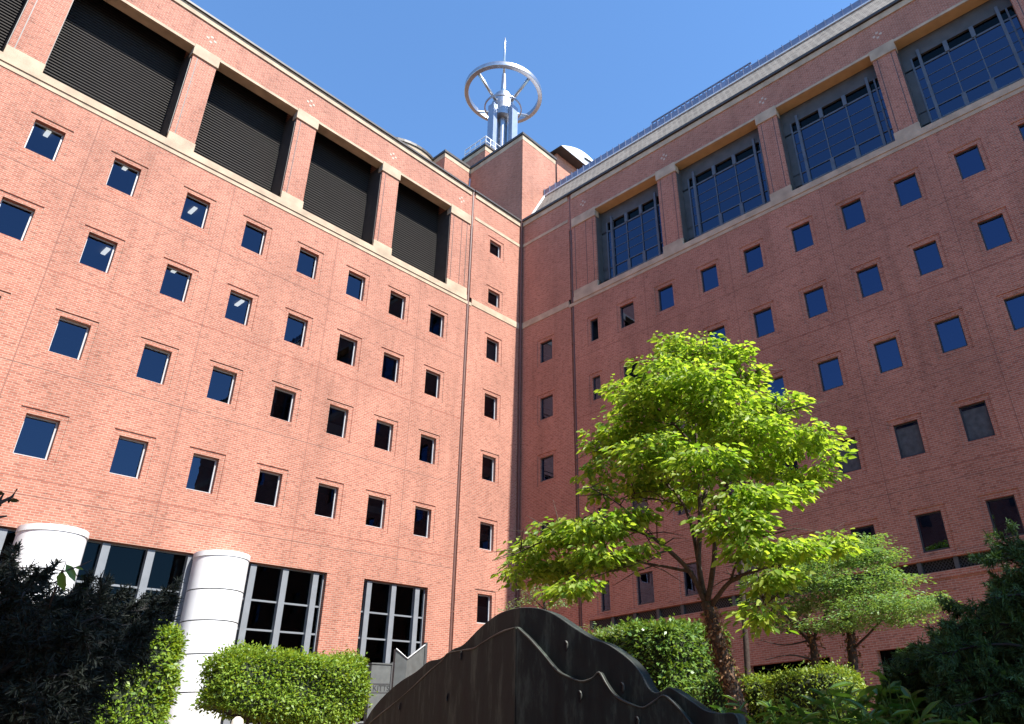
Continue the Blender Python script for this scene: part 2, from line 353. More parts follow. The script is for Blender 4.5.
L_END, R_END = -34.0, -44.0
L_BAYS = [(-33.0, -27.72), (-26.50, -21.80), (-20.72, -16.52), (-15.42, -11.22), (-10.10, -6.15)]
R_BAYS = [(-11.42, -6.52), (-18.25, -12.72), (-24.85, -19.40), (-31.20, -26.00), (-37.8, -32.4)]
ZB, ZT = 26.2, 32.05                    # bay sill and soffit
OPEN_A = (-33.0, -11.45, 2.2, 8.82); OPEN_B = (-9.60, -6.04, 2.2, 8.80)
SR, SD = .21, .034                      # recessed surround
wall = MB()
for ax, bays, end in (('L', L_BAYS, L_END), ('R', R_BAYS, R_END)):
    ws = [x[1:] for x in WIN if x[0] == ax]
    sur = [(a-SR, b+SR, c-SR, d+SR) for a, b, c, d in ws]
    # surrounds near a bay band must not cross it
    holes = list(sur)
    holes += [(a, b, ZB, 32.20) for a, b in bays]
    holes += [(end, -4.2, 25.62, ZB)]
    slot = (-4.58, -4.34, 1.5, 31.5); holes.append(slot)
    if ax == 'L': holes += [OPEN_A, OPEN_B]
    else:
        holes += [(end, -5.05, 6.66, 7.10), (-17.18, -13.6, 2.2, 4.2), (-24.5, -19.06, 2.2, 4.22), (-12.3, -9.4, 2.2, 4.2)]
    sheet(wall, ax, 0, end, 0, 1.2, 34.35, holes)
    reveal(wall, ax, slot, 0, .22)
    wall.add([put(ax, slot[0], slot[2], .22), put(ax, slot[1], slot[2], .22), put(ax, slot[1], slot[3], .22), put(ax, slot[0], slot[3], .22)], [(0, 1, 2, 3)])
    for h, s in zip(ws, sur):
        reveal(wall, ax, s, 0, SD); sheet(wall, ax, SD, s[0], s[1], s[2], s[3], [h]); reveal(wall, ax, h, SD, .30 if ax == 'L' else .22)
    for a, b in bays: reveal(wall, ax, (a, b, ZB, 33.4), .001, 1.35, 'lr')
    # pier ends of the corner strip behind the band
    if ax == 'L':
        reveal(wall, ax, OPEN_A, 0, .5, 'lrt'); reveal(wall, ax, OPEN_B, 0, .5, 'lrt')
    else:
        for h in [(-17.18, -13.6, 2.2, 4.2), (-24.5, -19.06, 2.2, 4.22), (-12.3, -9.4, 2.2, 4.2)]: reveal(wall, ax, h, 0, .5, 'lrt')
        reveal(wall, ax, (end, -5.05, 6.66, 7.10), 0, .35, 'rtb')
# far sides of both wings so that the block is closed
wall.box((L_END, 14, 1.2), (14, 14.3, 34.35)); wall.box((14, R_END, 1.2), (14.3, 14, 34.35))
wall.box((L_END-.3, 0.02, 1.2), (L_END, 14, 34.35)); wall.box((.02, R_END-.3, 1.2), (14, R_END, 34.35))
wall.build('wall', M['brick'], BLD)

# the third wing that closes the court behind the viewer (mirrored in the lower windows of the shaded wing)
OB = thing('opposite_building', 'plain red brick wing closing the court behind the viewer', 'building')
ob = MB(); ob.box((-60, -46, 0), (-46, 14, 34.5)); ob.build('wall', M['brick'], OB)
ob = MB(); ob.box((-60.2, -46.2, 34.5), (-45.8, 14.2, 35)); ob.build('coping', M['coping'], OB)
pw = None
for y in np.arange(-43, 12, 2.75):
    for z in (8.2, 12, 15.8, 19.6, 23.4, 30):
        if pw is None:
            q = MB(); q.box((-46.02, -.5, -.73), (-45.97, .5, .73)); pw = q.build('window', M['dust'], OB); o = pw
        else:
            o = pw.copy(); COL.objects.link(o)
        o.location = (0, y, z)

# roof slab
rf = MB(); rf.box((L_END, .6, 33.6), (14, 14, 33.9)); rf.box((.6, R_END, 33.6), (14, .5, 33.9)); rf.build('flat_roof', M['coping'], BLD)
# dark rooms behind the windows: back wall, floors as ceilings
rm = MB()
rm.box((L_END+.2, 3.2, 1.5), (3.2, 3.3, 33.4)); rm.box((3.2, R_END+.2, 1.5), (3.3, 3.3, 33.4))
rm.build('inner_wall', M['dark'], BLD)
cl = MB()
for z in [24.75, 20.95, 17.15, 13.3, 9.6]:
    cl.box((L_END+.3, 1.15, z), (.28, 3.1, z+.12)); cl.box((1.15, R_END+.3, z), (3.1, -.02, z+.12))
    cl.box((L_END+.3, .42, z), (.28, 1.149, z+.12))
    cl.box((.42, R_END+.3, z), (1.149, -.02, z+.12))
cl.build('inner_ceiling', M['ceil'], BLD)

# windows
for ax, a, b, c, d in WIN:
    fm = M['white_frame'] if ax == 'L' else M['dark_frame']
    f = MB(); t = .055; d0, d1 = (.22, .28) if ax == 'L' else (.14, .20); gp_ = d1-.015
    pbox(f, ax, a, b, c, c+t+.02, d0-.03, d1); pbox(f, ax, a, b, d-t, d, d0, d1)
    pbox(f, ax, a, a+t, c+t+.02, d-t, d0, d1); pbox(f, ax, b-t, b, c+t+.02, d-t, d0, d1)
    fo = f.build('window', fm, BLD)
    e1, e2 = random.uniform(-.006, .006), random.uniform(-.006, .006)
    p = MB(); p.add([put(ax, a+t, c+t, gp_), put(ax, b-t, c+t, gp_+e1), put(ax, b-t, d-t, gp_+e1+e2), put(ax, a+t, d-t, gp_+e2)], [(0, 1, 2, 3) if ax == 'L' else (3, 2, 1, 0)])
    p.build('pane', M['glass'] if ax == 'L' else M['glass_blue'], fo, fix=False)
    u = (a+b)/2; z = (c+d)/2
    def near(x, y, tol=12):
        q = proj(put(ax, u, z, 0)); return abs(q[0]-x) < tol and abs(q[1]-y) < tol
    if near(338, 422) or near(377, 512): rng_ = (c+t, c+t+.62) if near(338, 422) else (c+.75, c+1.05)
    elif near(492, 348): rng_ = (c+t, d-.25)
    elif near(489, 467) or near(487, 536) or near(485, 607): rng_ = (c+t, c+.9)
    else: rng_ = None
    if rng_:
        bl = MB(); pbox(bl, ax, a+t+.01, b-t-.01, rng_[0], rng_[1], d1+.03, d1+.04)
        bl.build('blind', M['blind'] if near(492, 348) else M['ceil'], fo)
    if ax == 'R' and (near(851, 455) or near(909, 438) or near(975, 420) or near(640, 515)):
        bl = MB(); pbox(bl, ax, a+t+.005, b-t-.005, c+t+.01, d-t-.12, gp_-.014, gp_-.004); bl.build('sheeting', M['dust'], fo)
    if ax == 'R' and near(906, 190):
        bl = MB(); pbox(bl, ax, a+t+.01, b-t-.01, c+t+.01, d-t, d1+.02, d1+.03); bl.build('blind', M['blind'], fo)

# ceiling lights seen in the upper windows of the sunlit wing
for px, py in ((44, 139), (127, 178), (197, 210), (102, 253), (177, 283), (239, 307)):
    v = ray(px-7+10*random.random(), py-3+5*random.random()); y = random.uniform(1.1, 2.0); q = CAM+v*(y-CAM[1])/v[1]
    zc = min([24.75, 20.95, 17.15, 13.3, 9.6], key=lambda k: abs(k-q[2]-.1))
    lp = MB(); hl = random.uniform(.2, .42); lp.box((q[0]-.08, y-hl, zc-.07), (q[0]+.08, y+hl, zc-.005)); lp.build('ceiling_light', M['lamp'], BLD)

# brick piers: grooves, stone bases, capitals
piers_L = [(-27.72, -26.50), (-21.80, -20.72), (-16.52, -15.42), (-11.22, -10.10), (-6.15, -4.66)]
piers_R = [(-6.52, -4.66), (-12.72, -11.42), (-19.40, -18.25), (-26.00, -24.85), (-32.4, -31.2)]
for ax, ps in (('L', piers_L), ('R', piers_R)):
    for i, (a, b) in enumerate(ps):
        bs = MB(); pbox(bs, ax, a-.03, b+.03, ZB+.003, 26.68, -.045, .3); bs.build('pier_base', M['stone'], BLD, bevel=.02)
        cp = MB(); pbox(cp, ax, a-.06, b+.06, 31.56, 32.24, -.07, .35); cp.build('capital', M['stone'], BLD, bevel=.02)
        gr = MB(); pbox(gr, ax, a+.20, a+.235, 26.69, 31.55, -.004, .004)
        if i == (4 if ax == 'L' else 0):
            u = b-.62 if ax == 'L' else a+.75; pbox(gr, ax, u, u+.035, 26.69, 31.55, -.004, .004)
            pbox(gr, ax, b-.2, b-.16, 26.69, 31.55, -.004, .004)
        elif ax == 'R': pbox(gr, ax, b-.235, b-.20, 26.69, 31.55, -.004, .004)
        gr.build('pier_groove', M['coping'], BLD)
        fr = MB(); pbox(fr, ax, a+.03, b-.03, 26.7, 31.54, -.003, .01)
        uc = (a+b)/2
        for du, dz_ in ((-.17, 0), (.17, 0), (0, .17), (0, -.17)):
            orn = MB(); pbox(orn, ax, uc+du-.062, uc+du+.062, 33.08+dz_-.062, 33.08+dz_+.062, -.012, .02)
            orn.build('stone_ornament', M['stone_dull'], BLD)
# bands, lintels, cornices
for ax, bays, end in (('L', L_BAYS, L_END), ('R', R_BAYS, R_END)):
    bd = MB(); pbox(bd, ax, end, -4.2, 25.62, 25.84, -.03, 1.35); pbox(bd, ax, end, -4.62, 25.845, ZB, -.07, 1.35)
    pbox(bd, ax, -4.18, -.03, 25.72, 26.14, -.035, .1); bd.build('sill_band', M['stone'], BLD)
    st = MB(); pbox(st, ax, -4.25, -.03, 32.20, 32.42, -.03, .1); st.build('string_course', M['stone'], BLD)
    for a, b in bays:
        lt = MB(); pbox(lt, ax, a, b, ZT+.01, 32.215, -.035, .03); lt.build('lintel', M['stone'], BLD)
        lt = MB(); pbox(lt, ax, a, b, ZT, 32.20, .032, .55 if ax == 'L' else .625); lt.build('soffit', M['soffit'] if ax == 'R' else M['stone'], BLD)
    cn = MB(); pbox(cn, ax, end, -4.62, 33.93, 34.30, -.06, .3); pbox(cn, ax, -4.28, -.07, 33.95, 34.33, -.06, .3); cn.build('cornice', M['stone'], BLD)
    cpn = MB()
    if ax == 'L': pbox(cpn, ax, end, -4.5, 34.30, 34.42, -.16, .6); pbox(cpn, ax, -4.4, -.2, 34.335, 34.46, -.16, .6)
    else: pbox(cpn, ax, end, -.2, 34.335, 34.50, -.17, .6)
    cpn.build('coping', M['coping'], BLD)
    jt = MB()
    for u in ((-9.0+1.03, -13.27, -18.65, -24.2) if ax == 'L' else (-9.9, -15.4, -20.8, -26.1)): pbox(jt, ax, u, u+.022, 9.2, 25.6, -.002, .004)
    jt.build('expansion_joint', M['sealant'], BLD)
    # brick course lines between the storeys
    crs = MB()
    for z in (21.9, 18.1, 14.3, 10.45, 9.9): pbox(crs, ax, end, -4.6, z, z+.022, -.003, .004)
    crs.build('course_line', M['sealant'], BLD)
    pp = MB(); pp.tube([put(ax, -4.46, 1.5, .08), put(ax, -4.46, 34.3, .08 if ax == 'R' else .03)], .095, 10)
    for z in np.arange(4, 34, 3.8): pbox(pp, ax, -4.57, -4.35, z, z+.08, -.01, .2)
    pp.build('drainpipe', M['pipe'], BLD)
pp = MB(); pp.tube([(-.13, -.13, 1.5), (-.13, -.13, 34.4)], .075, 10); pp.build('drainpipe', M['pipe'], BLD)

# louvre bays of the left wing
for a, b in L_BAYS:
    lv = MB(); z = ZB-.2; y0 = 1.15
    while z < 33.0:
        lv.add([(a, y0, z), (b, y0, z), (b, y0+.05, z+.085), (a, y0+.05, z+.085), (a, y0, z-.02), (b, y0, z-.02)], [(0, 1, 2, 3), (4, 5, 1, 0)])
        z += .15
    lo = lv.build('louvre', M['louvre'], BLD)
    bk = MB(); bk.box((a, 1.29, ZB-.3), (b, 1.32, 33.5))
    bk.build('louvre_backing', M['dark'], lo)
    for x0, x1 in ((a+.001, a+.03), (b-.03, b-.001)):
        bk = MB(); bk.box((x0, .10, ZB+.003), (x1, 1.28, ZT-.003)); bk.build('shade_lining', M['coping'], lo)  # dark lining; the deep shade of the reveals is put into its colour
# glazed bays of the right wing
for a, b in R_BAYS:
    w_ = b-a; gx = .64
    f = MB()
    pbox(f, 'R', a, b, 31.06, 33.0, gx-.015, gx+.18)
    hb = f.build('head_panel', M['bay_panel'], BLD)
    f = MB()
    # outer jambs and thick posts
    mid = [b-.88-(w_-1.51)/3, b-.88-2*(w_-1.51)/3]
    for y in (b-.48, a+.28): pbox(f, 'R', y-.04, y+.04, ZB, 31.06, gx-.06, gx+.06)
    for y in (b-.88, a+.63): pbox(f, 'R', y-.07, y+.07, ZB, 31.38, gx-.12, gx+.06)
    for y in mid: pbox(f, 'R', y-.022, y+.022, 27.58, 31.06, gx-.05, gx+.06); pbox(f, 'R', y-.10, y+.10, ZB, 27.58, gx-.07, gx+.06); pbox(f, 'R', y-.1, y+.1, 30.37, 31.06, gx-.08, gx+.06)
    for z, h in ((30.37, .05), (29.58, .014), (28.93, .014), (28.33, .014), (27.58, .025), (26.83, .04)):
        pbox(f, 'R', a, b, z-h, z+h, gx-(.008 if h < .02 else .03), gx+.03)
    fo = f.build('bay_window', M['bay_frame'], BLD)
    p = MB(); pbox(p, 'R', a+.02, b-.02, ZB+.01, 30.35, gx+.012, gx+.02); p.build('pane', M['bayglass'], fo)
    p = MB(); pbox(p, 'R', a+.02, b-.02, 30.39, 31.05, gx+.10, gx+.11); p.build('pane', M['glass_dark'], fo)
    rp = MB(); pbox(rp, 'R', b-.44, b-.032, ZB, 31.05, gx-.03, gx+.008); pbox(rp, 'R', b-.03, b-.001, ZB+.003, ZT-.003, .12, gx+.17); rp.build('side_panel', M['bay_panel'], fo)
    # ribbed blinds and sashes behind the glass
    sh = MB()
    for k in range(3):
        yy = b-.88-(k+.12)*(w_-1.51)/3
        if random.random() < .6: pbox(sh, 'R', yy, yy-.8*(w_-1.51)/3, 27.1, 27.1+random.uniform(.3, .6), gx+.3, gx+.32)
    pbox(sh, 'R', a+.3, b-.4, 29.9, 30.0, gx+1.0, gx+1.1)
    sh.build('blind', M['blind'], fo)

# ground-floor window walls of the left wing, with the white columns
COLX = [(-16.16, -.40, .95), (-21.68, -.40, .95)]
for (a, b, c, d), mull, nm in ((OPEN_A, (-11.89, -13.26, -14.63, -17.05, -18.46, -19.92, -22.9, -24.2), 'A'), (OPEN_B, (-6.56, -7.90, -9.23), 'B')):
    f = MB()
    for x in mull: f.box((x-.125, .10, c), (x+.125, .34, d-.06))
    mo = f.build('storefront_window', M['grey_mullion'], BLD)
    f = MB()
    for z in (7.43, 6.33, 5.2, 4.1, 3.0): f.box((a, .24, z-.035), (b, .33, z+.035))
    f.box((b-.05, .2, c), (b, .4, d)); f.box((a, .26, d-.055), (b-.05, .33, d))
    f.build('transom', M['grey_mullion'], mo)
    p = MB(); p.add([(a, .30, c), (b, .30, c), (b, .30, d), (a, .30, d)], [(0, 1, 2, 3)]); p.build('pane', M['glass_dark'], mo, fix=False)
for cx_, cy_, r in COLX:
    c = MB(); zz = [1.5, 3.95, 5.18, 6.31, 7.40, 8.62]
    for z0, z1 in zip(zz[:-1], zz[1:]):
        c.lathe((cx_, cy_), [(r, z0+.02), (r, z1-.02)], 64, axis_cap=False)
    c.lathe((cx_, cy_), [(r+.025, 8.60), (r+.025, 8.79)], 64, axis_cap=False); c.lathe((cx_, cy_), [(r-.05, 8.60), (r+.024, 8.601)], 64, axis_cap=False); c.lathe((cx_, cy_), [(.02, 8.79), (r+.024, 8.791)], 64, axis_cap=False)
    o = c.build('column', M['white_col'], BLD)
    for p in o.data.polygons: p.use_smooth = len(p.vertices) == 4
    for z in (3.95, 5.18, 6.31, 7.40):
        jb = MB(); jb.lathe((cx_, cy_), [(r-.03, z-.03), (r-.03, z+.03)], 64, axis_cap=False); jb.build('column_joint', M['joint'], o)

# right wing: lattice frieze, ledge, recessed ground-floor windows
y = -5.05
while y > R_END+1.4:
    f = MB(); pbox(f, 'R', y-.16, y, 6.66, 7.10, .02, .3); f.build('frieze_post', M['bay_panel'], BLD); y -= 1.35
lt = MB(); y = -5.0
while y > R_END+.5:
    for dz_ in (0,):
        lt.add([(.12, y, 6.67), (.12, y-.04, 6.67), (.12, y-.04-.36, 7.09), (.12, y-.36, 7.09)], [(0, 1, 2, 3)])
        lt.add([(.15, y-.36, 6.67), (.15, y-.40, 6.67), (.15, y-.04, 7.09), (.15, y, 7.09)], [(0, 1, 2, 3)])
    y -= .13
lt.build('lattice', M['dark_frame'], BLD)
bk = MB(); pbox(bk, 'R', R_END+.1, -5.06, 6.64, 7.12, .32, .36); bk.build('frieze_backing', M['black'], BLD)
lg = MB(); pbox(lg, 'R', R_END, -5.0, 7.12, 7.26, -.05, .05); pbox(lg, 'R', R_END, -5.0, 6.40, 6.64, -.06, .05); lg.build('brick_ledge', M['brick'], BLD)
for a, b in ((-22.4, -20.6), (-11.1, -9.3), (-16.4, -14.6)):
    rp = MB(); pbox(rp, 'R', a, b, 5.95, 6.30, -.03, .02); rp.build('brick_panel', M['brick'], BLD)
f = MB()
for a, b, d in ((-17.18, -13.6, 4.2), (-24.5, -19.06, 4.22), (-12.3, -9.4, 4.2)):
    pbox(f, 'R', a, b, 2.2, d, .36, .38)
f.build('recessed_window', M['glass_dark'], BLD)

# mansard roof of the right wing
mr = MB(); ye = R_END
mr.add([(.40, -.02, 34.56), (2.25, -.02, 38.12), (2.25, ye, 38.12), (.40, ye, 34.56), (2.25, -.02, 34.56), (2.25, ye, 34.56)], [(0, 1, 2, 3), (0, 4, 1), (3, 2, 5), (4, 5, 2, 1), (0, 3, 5, 4)])
mr.build('mansard_roof', M['shingle'], BLD)
ld = MB(); y = -.03; k = 0
ld.box((2.27, ye, 38.10), (2.45, -.03, 38.80)); ld.build('lead_upstand', M['lead'], BLD)
while y > ye:
    rb = MB(); rb.box((2.22, y-.05, 38.24), (2.272, y, 38.86)); y -= .55; rb.build('lead_rib', M['lead'], BLD)
tr = MB(); tr.box((2.15, ye, 38.10), (2.30, -.03, 38.20)); 
tr.add([(.42, -.03, 34.62), (.42, -.20, 34.62), (2.27, -.20, 38.18), (2.27, -.03, 38.18), (.35, -.03, 34.66), (.35, -.2, 34.66), (2.2, -.2, 38.24), (2.2, -.03, 38.24)], [(0, 1, 2, 3), (4, 5, 6, 7), (0, 1, 5, 4), (1, 2, 6, 5), (2, 3, 7, 6), (3, 0, 4, 7)])
tr.build('roof_flashing', M['white_trim'], BLD)
sc_ = MB()
y = -10.0
while y > -17.6:
    sc_.box((2.30, y-.10, 38.80), (2.40, y, 39.08)); y -= .34
sc_.box((2.30, -17.7, 39.06), (2.40, -10.0, 39.12)); sc_.build('roof_screen', M['lead'], BLD)

# roof tower with its neighbours
def capped(name, x0, x1, y0, y1, z0, z1):
    b = MB(); b.box((x0, y0, z0), (x1, y1, z1-.65)); b.box((x0, y0, z1-.25), (x1, y1, z1-.2)); o = b.build(name, M['brick'], BLD)
    s_ = MB(); s_.box((x0-.02, y0-.02, z1-.65), (x1+.02, y1+.02, z1-.22)); s_.build('stone_band', M['stone'], o)
    c = MB(); c.box((x0-.10, y0-.10, z1-.20), (x1+.10, y1+.10, z1)); c.build('coping', M['coping'], o)
    return o
capped('stair_tower', .02, 3.62, .02, 5.80, 33.9, 42.95)
capped('tower_block', -2.54, -.01, 5.82, 7.25, 33.9, 42.98)
capped('tower_block', .03, 4.4, 4.19, 6.8, 42.96, 44.50)
d_ = MB(); d_.lathe((-3.9, 10.6), [(3.57, 33.9), (3.57, 42.3)], 48); dr = d_.build('roof_drum', M['brick'], BLD)
d_ = MB(); d_.lathe((-3.9, 10.6), [(3.59, 42.3), (3.59, 42.78)], 48); d_.build('stone_band', M['stone'], dr)
d_ = MB(); d_.lathe((-3.9, 10.6), [(3.68, 42.78), (3.68, 43.0)], 48); d_.build('coping', M['coping'], dr)
# block under the white arched canopy
b = MB(); b.box((4.75, .85, 33.9), (11, 5, 44.85)); bo = b.build('canopy_block', M['brick'], BLD)
c = MB(); n = 20; pr = []
for i in range(n+1):
    t = i/n; pr.append((4.40+6.6*t, 44.9+1.35*math.sin(math.pi*t)))
vs = []
for y in (.05, 5.2):
    vs += [(x, y, z) for x, z in pr]+[(x, y, 44.86-.0*x) for x, z in pr]
N1 = n+1
fs = [(i, i+1, 2*N1+i+1, 2*N1+i) for i in range(n)]+[(N1+i, N1+i+1, i+1, i) for i in range(n)]+[(3*N1+i, 3*N1+i+1, 2*N1+i+1, 2*N1+i) for i in range(n)]+[(N1+i, N1+i+1, 3*N1+i+1, 3*N1+i) for i in range(n)]
c.add(vs, fs); c.build('arched_canopy', M['white_trim'], bo)
c = MB()
c.tube([(7.3, -.0, 45.55), (8.2, -.0, 45.68), (9.0, -.0, 45.62)], .08, 6); c.build('canopy_slot', M['dark_frame'], bo)
c = MB(); c.box((4.36, .0, 44.78), (11.05, 5.25, 44.855)); c.build('canopy_eave', M['coping'], bo)
# white railing on the tower
rl = MB(); path = [(.12, 6.75), (.12, 4.28), (2.2, 4.28)]
for h in (.45, .95): rl.tube([(x, y, 44.5+h) for x, y in path], .045, 6)
for i in range(len(path)-1):
    for t in np.linspace(0, 1, 5): 
        x = path[i][0]*(1-t)+path[i+1][0]*t; y = path[i][1]*(1-t)+path[i+1][1]*t; rl.tube([(x, y, 44.48), (x, y, 45.45)], .04, 6)
rl.build('roof_railing', M['white_trim'], BLD)

# ------------------------------------------------------------------ the steel mast on the tower
MA = thing('roof_mast', 'silver steel roof mast with a large horizontal ring, four spokes and a needle spire', 'mast')
mx_, my_ = 2.5, 4.95
c = MB(); c.lathe((mx_, my_), [(.55, 44.5), (.55, 49.4)], 24); c.build('shaft', M['steel'], MA, smooth=False)
c = MB(); c.lathe((mx_, my_), [(.70, 49.3), (1.02, 49.35), (1.02, 51.1), (.76, 51.15), (.76, 52.2), (.70, 52.28), (.26, 52.5)], 32); o = c.build('drum', M['steel'], MA)
for k in range(4):
    a = R(2.3+90*k); c = MB(); d1 = np.array([math.cos(a), math.sin(a), 0]); d2 = np.array([-d1[1], d1[0], 0]); ctr = np.array([mx_, my_, 0])
    vs = [ctr+d1*r+d2*s_+np.array([0, 0, z]) for z in (44.5, 50.2) for r, s_ in ((1.0, -.33), (1.42, -.33), (1.42, .33), (1.0, .33))]
    c.add(vs, [(0, 1, 2, 3), (4, 5, 6, 7), (0, 1, 5, 4), (1, 2, 6, 5), (2, 3, 7, 6), (3, 0, 4, 7)]); c.build('fin', M['fin'], MA)
def ring_band(r0, r1, z0, z1, n=72):
    c = MB(); c.lathe((mx_, my_), [(r0, z0), (r1, z0), (r1, z1), (r0, z1), (r0, z0)], n, axis_cap=False); return c
o = ring_band(3.0, 3.36, 52.3, 52.78).build('ring', M['steel'], MA, bevel=.05)
for p in o.data.polygons: p.use_smooth = True
ring_band(1.50, 1.60, 50.75, 50.92).build('collar', M['steel'], MA)
for k in range(4):
    a = R(2.3+90*k); d1 = np.array([math.cos(a), math.sin(a), 0]); ctr = np.array([mx_, my_, 0])
    c = MB(); c.tube([ctr+d1*.85+(0, 0, 51.0), ctr+d1*3.1+(0, 0, 52.5)], .135, 10); c.build('spoke', M['steel'], MA, smooth=True)
c = MB(); c.tube([(mx_, my_, 52.4), (mx_, my_, 53.2), (mx_, my_, 55.0)], [.28, .24, .17], 14); c.tube([(mx_, my_, 55.0), (mx_, my_, 59.2), (mx_, my_, 59.8)], [.11, .10, .03], 10)
c.build('spire', M['steel'], MA, smooth=True)

# ------------------------------------------------------------------ dark bronze mountain sculpture in front
SC = thing('wall_sculpture', 'dark bronze wall sculpture shaped like a mountain, with wavy ledges and drip holes', 'sculpture')
E0 = at(520, 608, 9.0)[:2]
DR = np.array([.03, -1.0]); DR /= np.linalg.norm(DR); DL = np.array([.316, .949])
def onface(px, py, dvec):
    nrm = np.array([-dvec[1], dvec[0]]); v = ray(px, py)
    t = ((E0-CAM[:2]) @ nrm)/(v[:2] @ nrm); q = CAM+v*t
    return (q[:2]-E0) @ dvec, q[2]
def smoothline(pts, n=6):
    out = []; P_ = [pts[0]]+list(pts)+[pts[-1]]
    for i in range(1, len(P_)-2):
        p0, p1, p2, p3 = map(np.array, P_[i-1:i+3])
        for k in range(n):
            t = k/n; out.append(tuple(.5*((2*p1)+(p2-p0)*t+(2*p0-5*p1+4*p2-p3)*t*t+(3*p1-p0-3*p2+p3)*t**3)))
    out.append(tuple(pts[-1])); return out
def slab(mb, dvec, line, th0, th1, zlow=0.0):
    """curtain under a top line on one face; offsets along the outward normal from th0 (front) to th1 (back)"""
    nrm = np.array([-dvec[1], dvec[0]]); nrm = nrm if nrm @ (E0-CAM[:2]) < 0 else -nrm
    n = len(line); vs = []
    for off in (th0, th1):
        for zt in (1, 0):
            for s_, z in line:
                q = E0+dvec*s_+nrm*off; vs.append((q[0], q[1], z if zt else zlow))
    f = []
    for i in range(n-1):
        f += [(i, i+1, n+i+1, n+i), (2*n+i, 3*n+i, 3*n+i+1, 2*n+i+1), (i, 2*n+i, 2*n+i+1, i+1), (n+i, n+i+1, 3*n+i+1, 3*n+i)]
    f += [(0, n, 3*n, 2*n), (n-1, 3*n-1, 4*n-1, 2*n-1)]
    mb.add(vs, f)
    return nrm
topL = [(520,608),(510,610),(497,615),(480,628),(463,645),(452,650),(440,659),(428,662),(416,672),(400,682),(385,695),(372,710),(363,726)]
topR = [(520,608),(532,608),(543,610),(556,616),(575,629),(592,639),(606,644),(620,653),(632,663),(641,675),(647,687),(654,693),(661,692),(668,688),(675,691),(690,701),(705,711),(720,714),(735,715),(740,735)]
ledL = [(520,627),(505,632),(487,642),(478,648),(466,650),(452,653),(446,660),(432,672),(415,688),(395,705),(374,722),(366,732)]
ledR = [(520,627),(533,639),(547,655),(560,670),(572,677),(585,681),(595,678),(602,672),(609,683),(618,695),(632,703),(646,707),(657,701),(666,695),(676,702),(690,718),(700,733)]
for nm, top, led, dv in (('left', topL, ledL, DL), ('right', topR, ledR, DR)):
    tl_ = smoothline([onface(x, y, dv) for x, y in top], 4); ll = smoothline([onface(x, y, dv) for x, y in led], 4)
    tl_[0] = (0, tl_[0][1]); ll[0] = (0, ll[0][1])
    a = MB(); nrm = slab(a, dv, tl_, 0, -.16); a.build('upper_slab', M['bronze'], SC)
    b = MB(); slab(b, dv, ll, .05, .002); b.build('lower_slab', M['bronze'], SC)
    e = MB(); nn3 = np.array([nrm[0], nrm[1], 0])
    e.tube([np.array([*(E0+dv*s_), z-.004])+nn3*.052 for s_, z in ll], [.005+.007*abs(math.sin(i*.37)) for i in range(len(ll))], 6)
    e.build('ledge', M['bronze_rim'], SC, smooth=True)
    e = MB(); e.tube([np.array([*(E0+dv*s_), z])-nn3*.012 for s_, z in tl_], .008, 6); e.build('rim', M['bronze_rim'], SC, smooth=True)
    hs = ((466, 656), (452, 698), (404, 707)) if nm == 'left' else ((569, 646), (583, 696), (625, 688), (640, 722))
    for hx, hy in hs:
        s_, z = onface(hx, hy, dv); q = np.array([*(E0+dv*s_), z])+nn3*.045; dd = np.array([*dv, 0])
        h = MB(); k_ = 14
        h.add([q+dd*.045*math.cos(2*math.pi*i/k_)*.7+np.array([0, 0, .065*math.sin(2*math.pi*i/k_)])+nn3*.008 for i in range(k_)]+[q+nn3*.004], [(i, (i+1) % k_, k_) for i in range(k_)])
        h.build('drip_hole', M['black'], SC)
        h = MB(); h.tube([q+dd*.03*math.cos(t)+np.array([0, 0, .05*math.sin(t)])+nn3*.02 for t in np.linspace(-.9, 1.5, 7)], [.005, .009, .011, .012, .012, .010, .006], 6)
        h.build('spout', M['bronze_rim'], SC, smooth=True)

# ------------------------------------------------------------------ grey metal sign beside the hedge
SG = thing('metal_sign', 'grey folded metal sign with a V-notched top beside the clipped hedge', 'sign')
def onY(px, py, yy):
    v = ray(px, py); return CAM+v*(yy-CAM[1])/v[1]
a0 = onY(372, 664, -3.0); a1 = onY(391.5, 663, -3.0)
p = MB(); p.box((a0[0], -3.0, 1.6), (a1[0], -2.8, a0[2])); p.build('panel', M['sign'], SG, bevel=.01)
p = MB(); p.box((a0[0]-.03, -3.03, a0[2]+.002), (a1[0]+.03, -2.77, a0[2]+.05)); p.build('panel_cap', M['sign'], SG)
zt = onY(380, 683.8, -3.0)[2]; zb = onY(380, 692.5, -3.0)[2]
p = MB(); p.box((a0[0], -3.012, zt-.02), (a1[0], -2.999, zt+.02)); p.box((a0[0], -3.012, zb-.02), (a1[0], -2.999, zb+.02)); p.build('panel_joint', M['sign_dark'], SG)
tc = bpy.data.curves.new('lettering', 'FONT'); tc.body = 'KITTS'; tc.size = .30; tc.align_x = 'CENTER'; tc.extrude = .004
to = bpy.data.objects.new('lettering', tc); COL.objects.link(to)
to.location = ((a0[0]+a1[0])/2+.06, -3.006, (zt+zb)/2-.10); to.rotation_euler = (R(90), 0, 0)
bpy.context.view_layer.update()
me = bpy.data.meshes.new_from_object(to); bpy.data.objects.remove(to)
lo = bpy.data.objects.new('lettering', me); COL.objects.link(lo); lo.location = ((a0[0]+a1[0])/2+.06, -3.006, (zt+zb)/2-.10); lo.rotation_euler = (R(90), 0, 0)
me.materials.clear(); me.materials.append(M['letter']); lo.parent = SG
q0 = onY(396, 649, -2.9); q1 = onY(407, 659, -3.25); q2 = onY(425, 645, -2.9)
p = MB()
